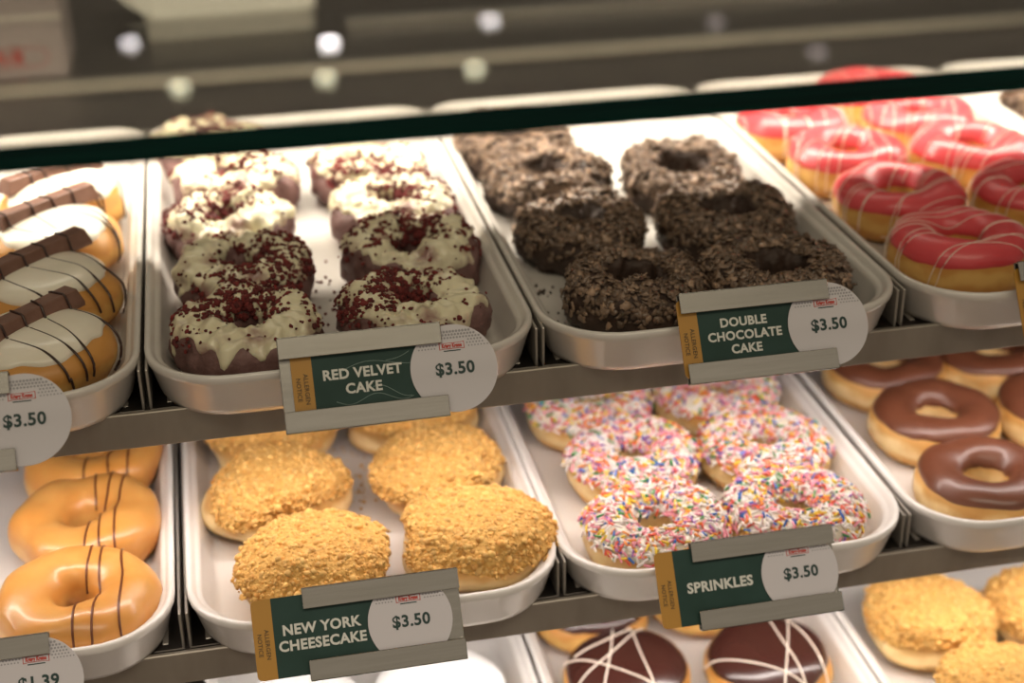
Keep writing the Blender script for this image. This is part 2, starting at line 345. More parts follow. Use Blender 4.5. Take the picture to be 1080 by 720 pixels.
# ------------------------------------------------------------------ tray cradles and trays
W = 0.24; DX = .006
def rrect(x0, x1, y0, y1, r, n=9, rb=None):
    P = []
    rb = rb or r
    for cx, cy, a0, r in ((x1 - r, y0 + r, -90, r), (x1 - rb, y1 - rb, 0, rb), (x0 + rb, y1 - rb, 90, rb), (x0 + r, y0 + r, 180, r)):
        for q in range(n + 1):
            a = math.radians(a0 + 90 * q / n); P.append((cx + r * math.cos(a), cy + r * math.sin(a)))
    return P
TPROF = [(.0100, -.0300), (.0085, -.0294), (.0062, -.0250), (.0016, -.0075), (.0006, -.0058), (.0, -.0042), (.0, -.0012), (.0007, -.0002), (.0022, .0),
         (.0040, -.0008), (.0052, -.0036), (.0068, -.0045), (.0086, -.0050), (.0098, -.0080), (.0150, -.0225), (.0172, -.0258), (.0205, -.0270)]
def tray(xc, yo, zr, m, label, cat='tray'):
    w2 = .1187; x0, x1, y0, y1 = -w2, w2, -.2315, .2585
    V, Fc = [], []
    for d, z in TPROF:
        V += [(x, y, z) for x, y in rrect(x0 + d, x1 - d, y0 + d, y1 - d, max(.050 - d * .7, .02), rb=max(.030 - d * .7, .012))]
    n = len(V) // len(TPROF)
    for a in range(len(TPROF) - 1):
        for q in range(n): Fc.append((a * n + q, a * n + (q + 1) % n, (a + 1) * n + (q + 1) % n, (a + 1) * n + q))
    Fc.append(tuple(range(n))[::-1]); Fc.append(tuple((len(TPROF) - 1) * n + q for q in range(n)))
    o = mesh('serving_tray', V, Fc, m); o.location = (xc, .2115 + yo, zr)
    return tag(o, label, cat, 'serving trays')
def cradle(xc, yo, zr, label):
    zb = zr - .0315; t = thing('tray_cradle', label, 'tray rack', (xc, .2 + yo, zb), group='tray cradles')
    hw = W / 2 - .0014
    MB().box((-hw, -.192, 0), (hw, .272, .0012), .0003).build('base_plate', DARKSTEEL, t)
    for sgn in (-1, 1):
        a, b = sorted((sgn * hw, sgn * (hw - .0016)))
        MB().box((a, -.192, .0012), (b, .272, .0275), .0005).build('side_flange', BRIGHT, t)
    for x in (-hw + .010, -hw + .020, hw - .0135, hw - .0235):
        MB().box((x, -.186, .0012), (x + .0035, .262, .0017), .0003).build('rib', BRIGHT, t)
TRAYS = {0: {-1: 'white wafer bar donuts', 0: 'red velvet donuts', 1: 'chocolate shaving donuts', 2: 'pink iced donuts', 3: 'lone dark donut past the pink iced ones'},
         1: {-1: 'brown striped glazed donuts', 0: 'crumb topped donuts with the cheesecake tag', 1: 'rainbow sprinkle donuts', 2: 'plain chocolate iced rings'},
         2: {-1: 'nothing, beside the powdered ones', 0: 'powdered white donuts', 1: 'chocolate donuts with white drizzle', 2: 'crumb donuts on the lowest shelf'}}
SHIFT = {(0, 2): .0030, (0, 3): .003, (1, -1): -.0030, (1, 0): .0016, (1, 2): .0030}
for lv, rows in TRAYS.items():
    for kx, what in rows.items():
        if lv == 2 and kx == -1: continue
        xc = W * (kx + .5) + (DX if lv else 0); xs = xc + SHIFT.get((lv, kx), 0); yo, zr = lv * LY, UZ - lv * H
        cradle(xc, yo, zr, 'steel cradle under the tray of ' + what)
        tray(xs, yo, zr, GREYTRAY if lv == 0 else TRAYM, ('pale enamel' if lv == 0 else 'white') + ' tray holding the ' + what)

# ------------------------------------------------------------------ donut surfaces
def nz(p, s, seed): return noise.noise(Vector((p[0] * s + seed * 7.13, p[1] * s - seed * 3.7, p[2] * s + seed * 1.9)))
class Ring:
    def __init__(s, seed, R=.0285, a=.0182, b=.0185, lump=.0016, fine=.0, ry=1.0, p=.88):
        s.seed, s.R, s.a, s.b, s.lump, s.fine, s.ry, s.p = seed, R, a, b, lump, fine, ry, p
        s.lo, s.hi = -90, 270
    def S(s, u, v, off=0.0):
        cv, sv = math.cos(v), math.sin(v)
        c2 = math.copysign(abs(cv) ** s.p, cv); s2 = math.copysign(abs(sv) ** s.p, sv)
        d = (math.cos(u), math.sin(u)); q = (d[0] * (1 + .4 * cv), d[1] * (1 + .4 * cv), sv * .5)
        l = 1 + s.lump / s.a * 1.6 * nz(q, 1.3, s.seed) + (s.fine / s.a * 2 * nz(q, 5.5, s.seed + 9) if s.fine else 0)
        a, b = s.a * l, s.b * l
        Rr = s.R * (1 + .05 * nz((d[0], d[1], 0), .9, s.seed + 4))
        r = Rr + a * c2 + off * cv; z = b * s2 + off * sv
        if z < 0: z *= .86
        return Vector((r * d[0], r * d[1] * s.ry, z + s.b * .82))
class Shell:
    def __init__(s, seed, R=.0465, b=.0195, lump=.002, ry=1.0, p=.62, dent=0.0):
        s.seed, s.R, s.b, s.lump, s.ry, s.p, s.dent = seed, R, b, lump, ry, p, dent
    def S(s, u, v, off=0.0):
        cv, sv = max(math.cos(v), 0), math.sin(v)
        c2 = cv ** s.p; s2 = math.copysign(abs(sv) ** .85, sv)
        d = (math.cos(u), math.sin(u)); q = (d[0] * cv, d[1] * cv, sv)
        l = 1 + s.lump / s.R * 3.0 * nz(q, 1.1, s.seed)
        r = s.R * l * c2 + off * cv; z = s.b * s2 * (1 + s.lump / s.b * 1.0 * nz(q, 1.6, s.seed + 5)) + off * sv
        if sv > 0: z -= s.dent * math.exp(-(r / .016) ** 2)
        if z < 0: z *= .86
        return Vector((r * d[0], r * d[1] * s.ry, z + s.b * .82))
TAU = 2 * math.pi
def ring_body(sf, m, parent, nu=80, nv=36):
    V = [sf.S(TAU * i / nu, TAU * j / nv) for i in range(nu) for j in range(nv)]
    return mesh('dough', V, grid_faces(nu, nv, True, True), m, parent)
def shell_body(sf, m, parent, nu=80, nv=34):
    V = [sf.S(TAU * i / nu, -math.pi / 2 + math.pi * (j + .5) / nv) for i in range(nu) for j in range(nv)]
    F = grid_faces(nu, nv); n = len(V)
    F.append(tuple(i * nv for i in range(nu))[::-1]); F.append(tuple(i * nv + nv - 1 for i in range(nu)))
    return mesh('dough', V, F, m, parent)
def edge_noise(u, seed, amp, f): return amp * (noise.noise(Vector((math.cos(u) * f, math.sin(u) * f, seed * 5.3))) + .5 * noise.noise(Vector((math.cos(u) * f * 2.7, math.sin(u) * f * 2.7, seed * 2.1))))
def ring_cap(sf, m, parent, th=.0018, vo=22, vi=168, amp=9, f=1.6, nu=96, nv=30, name='icing', fine=0.0):
    V = []
    for i in range(nu):
        u = TAU * i / nu
        a = math.radians(vo + edge_noise(u, sf.seed + 1, amp, f)); b = math.radians(vi + edge_noise(u, sf.seed + 33, amp, f))
        for j in range(nv):
            q = -1 + 2 * j / (nv - 1); q = math.sin(q * math.pi / 2); v = a + (b - a) * (q + 1) / 2
            o = (th + .0006) * (max(0, 1 - abs(q) ** 7)) ** .5 - .0006
            if fine: o += fine * noise.noise(Vector((math.cos(u) * 4, math.sin(u) * 4, v * 2.2 + sf.seed))) * (1 - abs(q) ** 6)
            V.append(sf.S(u, v, o))
    return mesh(name, V, grid_faces(nu, nv), m, parent)
def shell_cap(sf, m, parent, th=.0020, vo=15, amp=9, f=1.5, nu=96, nv=24, name='icing', rough=0.0):
    V = []
    for i in range(nu):
        u = TAU * i / nu; a = math.radians(vo + edge_noise(u, sf.seed + 1, amp, f))
        for j in range(nv):
            q = j / (nv - 1); v = a + (math.radians(89.5) - a) * math.sin(q * math.pi / 2) if q < 1 else math.radians(89.5)
            o = (th + .0006) * (1 - (1 - q) ** 7) ** .5 - .0006
            if rough: o += rough * nz((math.cos(u) * math.cos(v), math.sin(u) * math.cos(v), math.sin(v)), 9, sf.seed) * min(1, q * 8)
            V.append(sf.S(u, v, o))
    F = grid_faces(nu, nv); F.append(tuple(i * nv + nv - 1 for i in range(nu)))
    return mesh(name, V, F, m, parent)
def frame_at(sf, u, v, off):
    p = sf.S(u, v, off); e = .02
    n = (sf.S(u, v, off + .002) - p); n.normalize()
    t = sf.S(u + e, v, off) - p
    if t.length < 1e-7: t = Vector((1, 0, 0))
    t = (t - n * t.dot(n)).normalized()
    return p, t, n.cross(t), n
ICO = None
def ico():
    g = (1 + 5 ** .5) / 2
    V = np.array([(-1, g, 0), (1, g, 0), (-1, -g, 0), (1, -g, 0), (0, -1, g), (0, 1, g), (0, -1, -g), (0, 1, -g), (g, 0, -1), (g, 0, 1), (-g, 0, -1), (-g, 0, 1)]) / math.sqrt(1 + g * g)
    F = [(0, 11, 5), (0, 5, 1), (0, 1, 7), (0, 7, 10), (0, 10, 11), (1, 5, 9), (5, 11, 4), (11, 10, 2), (10, 7, 6), (7, 1, 8), (3, 9, 4), (3, 4, 2), (3, 2, 6), (3, 6, 8), (3, 8, 9), (4, 9, 5), (2, 4, 11), (6, 2, 10), (8, 6, 7), (9, 8, 1)]
    return V, F
ICV, ICF = ico()
def capsule(nseg=6):
    V, F = [], []
    for x, r in ((-1, .45), (-.82, .95), (.82, .95), (1, .45)):
        V += [(x, r * math.cos(TAU * k / nseg), r * math.sin(TAU * k / nseg)) for k in range(nseg)]
    for a in range(3):
        for k in range(nseg): F.append((a * nseg + k, a * nseg + (k + 1) % nseg, (a + 1) * nseg + (k + 1) % nseg, (a + 1) * nseg + k))
    F.append(tuple(range(nseg))[::-1]); F.append(tuple(3 * nseg + k for k in range(nseg)))
    return np.array(V), F
CPV, CPF = capsule()
def scatter(name, items, m, parent, kind='stuff', smooth=True):
    """items: list of (verts Nx3 array already in donut space, faces, colour)"""
    V, F, C, n = [], [], [], 0
    for vv, ff, cc in items:
        V.append(vv); F += [tuple(i + n for i in q) for q in ff]; C.append(np.tile(np.array(cc), (len(vv), 1))); n += len(vv)
    return mesh(name, np.concatenate(V), F, m, parent, smooth, kind, cols=np.concatenate(C))
def place(vv, fr, sc, ang=0.0, tip=0.0):
    p, t, b, n = fr
    ca, sa = math.cos(ang), math.sin(ang); x = t * ca + b * sa; y = b * ca - t * sa
    if tip:
        x2 = x * math.cos(tip) + n * math.sin(tip); n = n * math.cos(tip) - x * math.sin(tip); x = x2
    Mx = np.array([x, y, n]); return (vv * np.array(sc)) @ Mx + np.array(p)
def blob(rng): return ICV * (1 + .35 * (rng.random((12, 1)) - .5)) + .18 * (rng.random((12, 3)) - .5)

def top_path(sf, pts, lift, is_ring):
    """drop a polyline given in plan onto the donut's top; returns pieces"""
    out, cur = [], []
    for x, y in pts:
        r = math.hypot(x, y / sf.ry); u = math.atan2(y / sf.ry, x)
        if is_ring:
            cs = (r - sf.R) / sf.a
            if cs < -1.02: 
                if len(cur) > 1: out.append(cur)
                cur = []; continue
            if cs > 1: v = math.radians(max(-20, 20 - (cs - 1) * 200))
            else:
                cs = max(-1, min(1, cs)); v = math.acos(math.copysign(abs(cs) ** (1 / sf.p), cs))
        else:
            cs = r / sf.R
            if cs > 1: v = math.radians(max(-20, 18 - (cs - 1) * 200))
            else: v = math.acos(min(1, cs ** (1 / sf.p)))
            v = min(v, math.radians(89))
        cur.append(sf.S(u, v, lift))
    if len(cur) > 1: out.append(cur)
    return out
def wig(p0, p1, rng, amp=.003, n=40, f=2.0):
    (x0, y0), (x1, y1) = p0, p1; L = math.hypot(x1 - x0, y1 - y0); nx, ny = -(y1 - y0) / L, (x1 - x0) / L; ph = rng.random() * 9
    return [(x0 + (x1 - x0) * t + nx * amp * math.sin(t * math.pi * f + ph), y0 + (y1 - y0) * t + ny * amp * math.sin(t * math.pi * f + ph)) for t in [i / (n - 1) for i in range(n)]]

SEED = [100]
def donut(name, label, x, y, lv, group, rotz=0.0, tilt=0.0, tilty=0.0):
    SEED[0] += 1
    z = UZ - lv * H - .0268
    return thing(name, label, 'donut', (x, y, z), (tilt, tilty, rotz), group), SEED[0], np.random.default_rng(SEED[0])

def velvet(label, x, y, crumbdir=0.0, full=.5, ry=1.0):
    t, sd, rng = donut('red_velvet_donut', label, x, y, 0, 'red velvet donuts')
    sf = Ring(sd, R=.0302, a=.0168, b=.0195, lump=.0034, fine=.0017, ry=ry, p=.80)
    ring_body(sf, VELVETDOUGH, t)
    ring_cap(sf, GLAZE, t, th=.0013, vo=27, vi=150, amp=44, f=2.2, nu=128, nv=40, fine=.0012)
    it = []
    for _ in range(3600):
        u, v = rng.uniform(0, TAU), math.radians(rng.uniform(15, 165))
        dens = .5 + .5 * math.cos(u - crumbdir); cl = nz((math.cos(u), math.sin(u), v), 3.0, sd + 2)
        if rng.random() > max(0.018, (dens ** 1.4) * full * 1.0 + cl * 1.3 * (dens ** .5) - .08): continue
        s = rng.uniform(.0005, .0015) if rng.random() < .85 else rng.uniform(.0013, .0026)
        k = rng.uniform(.55, 1.5)
        it.append((place(blob(rng), frame_at(sf, u, v, .0016), (s * rng.uniform(.8, 1.4), s, s * .8), rng.uniform(0, 6)), ICF, (.115 * k, .0115 * k, .0095 * k)))
    scatter('crumbs', it, REDCRUMB, t, smooth=False)
    return t
def flake_shape(rng):
    n = 5; L = rng.uniform(.0028, .0080); wd = rng.uniform(.0009, .0025); th = .00022; curl = rng.uniform(-1.8, 1.8); tw = rng.uniform(-.8, .8); jit = rng.uniform(-1, 1, (5, 2, 2))
    V = []
    for i in range(n):
        q = i / (n - 1) - .5; a = curl * q
        cx, cz = (L * math.sin(a) / curl, L * (1 - math.cos(a)) / curl) if abs(curl) > .1 else (L * q, 0)
        ww = wd * (1 - .5 * (2 * q) ** 2)
        for sy, sz in ((-1, -1), (1, -1), (1, 1), (-1, 1)):
            yy, zz = sy * ww, sz * th; t2 = tw * q; V.append((cx + jit[i, (sy + 1) // 2, 0] * L * .10, yy * math.cos(t2) - zz * math.sin(t2) + jit[i, (sy + 1) // 2, 1] * wd * .45, cz + yy * math.sin(t2) + zz * math.cos(t2)))
    F = [(i * 4 + k, i * 4 + (k + 1) % 4, i * 4 + 4 + (k + 1) % 4, i * 4 + 4 + k) for i in range(n - 1) for k in range(4)] + [(3, 2, 1, 0), (16, 17, 18, 19)]
    return np.array(V), F
def choc_cake(label, x, y, ry=1.0, k=1.0):
    t, sd, rng = donut('chocolate_shaving_donut', label, x, y, 0, 'chocolate shaving donuts')
    sf = Ring(sd, R=.0325 * k, a=.0152 * k, b=.0185, lump=.0034, fine=.0018, ry=ry, p=.82)
    ring_body(sf, CHOCDOUGH, t)
    it = []
    for _ in range(1500):
        u, v = rng.uniform(0, TAU), math.radians(rng.uniform(-4, 128))
        if rng.random() > .45 + .75 * math.sin(v): continue
        vv, ff = flake_shape(rng); q = rng.uniform(.45, 1.0) ** 1.0; 
        if rng.random() < .22: q *= 1.8
        it.append((place(vv, frame_at(sf, u, v, rng.uniform(.0000, .0020)), (1, 1, 1), rng.uniform(0, 6), rng.uniform(-.32, .32)), ff, (.24 * q, .158 * q, .104 * q)))
    scatter('chocolate_shavings', it, FLAKE, t)
    return t
def pink_ring(label, x, y, ang=0.0, ry=1.0):
    t, sd, rng = donut('pink_iced_donut', label, x, y, 0, 'pink iced donuts')
    sf = Ring(sd, R=.0315, a=.0165, b=.0200, lump=.0016, ry=ry)
    ring_body(sf, GOLD, t); ring_cap(sf, PINK, t, th=.0016, vo=20, vi=160, amp=7)
    dz = MB()
    for q in range(9):
        o = -.040 + .010 * q + rng.uniform(-.003, .003); a = ang + rng.uniform(-.25, .25); ca, sa = math.cos(a), math.sin(a)
        p0, p1 = (-.056, o), (.056, o + rng.uniform(-.012, .012))
        for pc in top_path(sf, [(px * ca - py * sa, px * sa + py * ca) for px, py in wig(p0, p1, rng, .0025)], .0019, True): dz.tube(pc, .00032, 5)
    dz.build('drizzle', WHITEDRIZ, t, smooth=True); return t
def wafer(label, x, y, bar_off=(0, 0), bar_ang=.75, bl=.085):
    t, sd, rng = donut('wafer_bar_donut', label, x, y, 0, 'white iced wafer bar donuts')
    sf = Shell(sd, R=.0465, b=.0218, lump=.0022); shell_body(sf, GOLD, t); shell_cap(sf, WHITEICE, t, th=.0030, vo=40, amp=12)
    ca, sa = math.cos(bar_ang), math.sin(bar_ang); zt = .0390; bx, by = bar_off
    L2, wb, wt, hh = bl / 2, .0080, .0056, .0100
    V = []
    for sx in (-1, 1):
        for yy, zz in ((-wb, -.0015), (wb, -.0015), (wb, .0012), (wt, hh - .0006), (wt - .0008, hh), (-wt + .0008, hh), (-wt, hh - .0006), (-wb, .0012)):
            V.append((sx * (L2 - (.0028 if zz > .002 else 0)), yy, zz))
    F = [(k, (k + 1) % 8, 8 + (k + 1) % 8, 8 + k) for k in range(8)] + [tuple(range(8))[::-1], tuple(range(8, 16))]
    tiltbar = 0.0
    bar = mesh('wafer_bar', V, F, WAFER, t, smooth=False); bar.location = (bx, by, zt); bar.rotation_euler = (0, 0, bar_ang)
    dz = MB()
    for q in range(4):
        o = -.022 + .0165 * q + rng.uniform(-.003, .003); slant = rng.uniform(-.25, .25)
        pts = [(o + slant * s_, s_) for s_ in np.linspace(-.050, .050, 60)]
        P = []
        for lx, ly in pts:
            X, Y = lx * ca - ly * sa + 0.0, lx * sa + ly * ca
            pc = top_path(sf, [(X, Y), (X + 1e-5, Y)], .0023, False)
            if not pc: continue
            p = pc[0][0]
            dx_, dy_ = p.x - bx, p.y - by; ax, ay = dx_ * ca + dy_ * sa, -dx_ * sa + dy_ * ca
            if abs(ax) < L2 - .001 and abs(ay) < wb + .0008:
                e = max(0, abs(ay) - wt) / (wb - wt + .0008); p.z = max(p.z, zt + hh - e * (hh - .001) + .0003)
            P.append(p)
        dz.tube(P, .00085, 6)
    dz.build('chocolate_drizzle', CHOCDRIZ, t, smooth=True); return t
def striped(label, x, y, ang=0.0, ry=1.0, tilt=0.0):
    t, sd, rng = donut('glazed_striped_donut', label, x, y, 1, 'brown striped glazed donuts')
    sf = Ring(sd, R=.0312, a=.0195, b=.0200, lump=.0030, ry=ry, p=.84); ring_body(sf, GLAZED, t)
    dz = MB()
    for q, o in enumerate((.004, .014, .0255)):
        for pc in top_path(sf, wig((o + .004, .056), (o + rng.uniform(-.008, .002), -.056), rng, .0014, 60, 1.6), .0003, True): dz.tube(pc, .00078, 6)
    dz.build('chocolate_drizzle', BROWNDRIZ, t, smooth=True); return t
def crumb_shell(label, x, y, lv, R=.0475, ang=0.0, off=0.0):
    t, sd, rng = donut('crumb_topped_donut', label, x, y, lv, 'crumb topped donuts')
    sf = Shell(sd, R=R, b=.0235, lump=.0038, p=.60); shell_body(sf, PALEDOUGH, t)
    shell_cap(sf, CRUST, t, th=.0022, vo=8 + off, amp=15, f=1.3, name='crumb_bed', rough=.0026, nv=30)
    it = []
    for _ in range(2600):
        u = rng.uniform(0, TAU); v = math.asin(rng.uniform(.12, 1.0) ** 1.05) if rng.random() < .6 else math.acos(math.sqrt(rng.random()) ** (1 / .6))
        lo = math.radians(8 + off + edge_noise(u, sf.seed + 1, 15, 1.3)) + .02
        if v < lo: continue
        s = rng.uniform(.0005, .0014) if rng.random() < .88 else rng.uniform(.0014, .0026); k = rng.uniform(.72, 1.18)
        h = rng.random(); cc = (.74 * k, .44 * k, .135 * k) if h < .7 else (.64 * k, .33 * k, .08 * k)
        it.append((place(blob(rng), frame_at(sf, u, v, .0020 + .0026 * nz((math.cos(u) * math.cos(v), math.sin(u) * math.cos(v), math.sin(v)), 9, sd)), (s * rng.uniform(.85, 1.4), s, s * .9), rng.uniform(0, 6)), ICF, cc))
    scatter('crumbs', it, GRAHAM, t); return t
PAL = [((.82, .76, .72), 40), ((.80, .30, .38), 20), ((.72, .10, .05), 9), ((.80, .26, .04), 9), ((.82, .58, .05), 10), ((.03, .14, .48), 5), ((.05, .30, .09), 6), ((.30, .12, .40), 3)]
PW = np.array([q[1] for q in PAL], float); PW /= PW.sum()
def sprinkle_ring(label, x, y, ry=1.0):
    t, sd, rng = donut('rainbow_sprinkle_donut', label, x, y, 1, 'rainbow sprinkle donuts')
    sf = Ring(sd, R=.0312, a=.0165, b=.0185, lump=.0018, ry=ry); ring_body(sf, PALEDOUGH, t); ring_cap(sf, WHITEICE, t, th=.0012, vo=24, vi=160, amp=8)
    it = []
    for _ in range(1750):
        u, v = rng.uniform(0, TAU), math.radians(rng.uniform(20, 163))
        if rng.random() > .35 + .65 * (sf.R + sf.a * math.cos(v)) / (sf.R + sf.a): continue
        cc = PAL[rng.choice(len(PAL), p=PW)][0]; k = rng.uniform(.85, 1.1)
        L, r = rng.uniform(.0025, .0034), rng.uniform(.00080, .00096)
        it.append((place(CPV, frame_at(sf, u, v, rng.uniform(.0014, .0036)), (L, r, r), rng.uniform(0, 6.3), rng.uniform(-.30, .30)), CPF, tuple(min(1, c_ * k) for c_ in cc)))
    scatter('sprinkles', it, SPRK, t); return t
def choc_ring(label, x, y, ry=1.0, lv=1):
    t, sd, rng = donut('chocolate_iced_donut', label, x, y, lv, 'plain chocolate iced donuts')
    sf = Ring(sd, R=.0312, a=.0170, b=.0195, lump=.0013, ry=ry); ring_body(sf, PALEDOUGH, t); ring_cap(sf, CHOCICE, t, th=.0016, vo=32, vi=158, amp=6); return t
def drizzled(label, x, y, lines):
    t, sd, rng = donut('white_drizzled_donut', label, x, y, 2, 'chocolate donuts with white drizzle')
    sf = Shell(sd, R=.0470, b=.0205, lump=.0015, p=.58); shell_body(sf, GOLD, t); shell_cap(sf, DARKICE, t, th=.0020, vo=20, amp=7)
    dz = MB()
    for a, b in lines:
        for pc in top_path(sf, wig(a, b, rng, .0012, 44, 1.3), .0023, False): dz.tube(pc, .00068, 6)
    dz.build('white_drizzle', WHITEDRIZ, t, smooth=True); return t
def powdered(label, x, y):
    t, sd, rng = donut('powdered_donut', label, x, y, 2, 'powdered white donuts')
    sf = Shell(sd, R=.0470, b=.0205, lump=.0018); shell_body(sf, PALEDOUGH, t); shell_cap(sf, POWDER, t, th=.0016, vo=0, amp=12, name='sugar_coat'); return t

ORD = ['at the tray front', 'second from the tray front', 'third from the tray front', 'fourth from the tray front', 'last at the tray back']
# upper shelf
for i, (x, y, ang) in enumerate([(-.062, .046, .82), (-.062, .135, .80), (-.062, .226, .72), (-.062, .310, .70)]):
    wafer('white iced donut with chocolate wafer bar, ' + ORD[i], x, y, (-.006, (.006, .019, .020, .009)[i]), ang)
for i, (x, y, cd, fl) in enumerate([(.064, .052, 1.6, .85), (.067, .141, -.5, .80), (.060, .234, 2.5, .5), (.068, .322, .3, .35), (.050, .412, 1.0, .4)]):
    velvet('red velvet donut on the side by the wafer donuts, ' + ORD[i], x, y, cd, fl)
for i, (x, y, cd, fl) in enumerate([(.169, .054, 2.7, .85), (.180, .147, 1.5, .75), (.181, .236, .5, .45), (.172, .322, -1.8, .5)]):
    velvet('red velvet donut on the side by the chocolate cakes, ' + ORD[i], x, y, cd, fl)
for i, (x, y) in enumerate([(.316, .060), (.306, .166), (.304, .270), (.298, .362)]):
    choc_cake('dark chocolate shaving donut on the side by the red velvets, ' + ORD[i], x, y, k=(1, .97, 1, 1)[i])
for i, (x, y) in enumerate([(.412, .055), (.412, .158), (.412, .256)]):
    choc_cake('dark chocolate shaving donut on the side by the pink donuts, ' + ORD[i], x, y, k=(1.04, 1.06, 1)[i])
for i, (x, y) in enumerate([(.550, .068), (.550, .163), (.550, .257), (.538, .346)]):
    pink_ring('pink iced donut on the side by the chocolate cakes, ' + ORD[i], x, y, .5 * i)
for i, (x, y) in enumerate([(.652, .145), (.650, .243), (.647, .330), (.636, .410)]):
    pink_ring('pink iced donut in the far column, ' + ORD[i + 1], x, y, .4 * i + .3)
choc_cake('dark donut alone in the tray past the pink donuts', .790, .350)
# middle shelf
for i, (x, y) in enumerate([(-.058, .006), (-.057, .096), (-.056, .184)]):
    striped('glazed donut with brown chocolate stripes, ' + ORD[i], x, y)
for i, (x, y) in enumerate([(.090, .010), (.072, .103), (.070, .190)]):
    crumb_shell('golden crumb topped donut on the side by the striped donuts, ' + ORD[i], x, y, 1, R=.0490 if i == 0 else .0470, off=(0, 4, 6)[i])
for i, (x, y) in enumerate([(.195, .014), (.189, .106), (.182, .192)]):
    crumb_shell('golden crumb topped donut on the side by the sprinkle donuts, ' + ORD[i], x, y, 1, off=(0, 2, 10)[i])
for i, (x, y) in enumerate([(.317, .002), (.326, .090), (.316, .174)]):
    sprinkle_ring('rainbow sprinkle donut on the side by the crumb donuts, ' + ORD[i], x, y)
for i, (x, y) in enumerate([(.414, .000), (.424, .085), (.418, .170)]):
    sprinkle_ring('rainbow sprinkle donut on the side by the chocolate rings, ' + ORD[i], x, y)
for i, (x, y) in enumerate([(.557, .003), (.565, .093), (.562, .180)]):
    choc_ring('chocolate iced ring donut on the side by the sprinkle donuts, ' + ORD[i], x, y)
for i, (x, y) in enumerate([(.664, .088), (.655, .176)]):
    choc_ring('chocolate iced ring donut in the far column, ' + ORD[i + 1], x, y)
# lowest shelf
drizzled('dark chocolate donut with crossing white drizzle beside the powdered donuts', .312, .040, [((-.05, .02), (.03, -.05)), ((-.035, .012), (.012, .035)), ((.0, .045), (-.03, -.045)), ((.012, .044), (.010, -.045)), ((.022, .036), (-.045, -.02))])
drizzled('dark chocolate donut with white drizzle beside the lowest crumb donuts', .418, .032, [((-.05, .005), (.015, -.045)), ((.010, .045), (.012, -.045)), ((.018, .042), (.034, -.035)), ((.026, .036), (-.004, -.045))])
drizzled('dark chocolate donut showing just behind the crossing drizzle one', .306, .130, [((-.05, .0), (.05, .01)), ((-.03, -.03), (.04, .02))])
drizzled('dark chocolate donut tucked behind the sprinkle donuts\' price tag', .402, .128, [((-.05, .01), (.05, -.01))])
crumb_shell('pale crumb donut on the lowest shelf, beside the drizzled donuts', .556, .050, 2)
crumb_shell('pale crumb donut on the lowest shelf, in the far column', .655, .042, 2)
crumb_shell('pale crumb donut on the lowest shelf, nearest the tray front', .566, -.045, 2)
powdered('powdered white donut under the cheesecake price tag', .174, .052)
powdered('powdered white donut beside the one under the cheesecake tag', .072, .050)

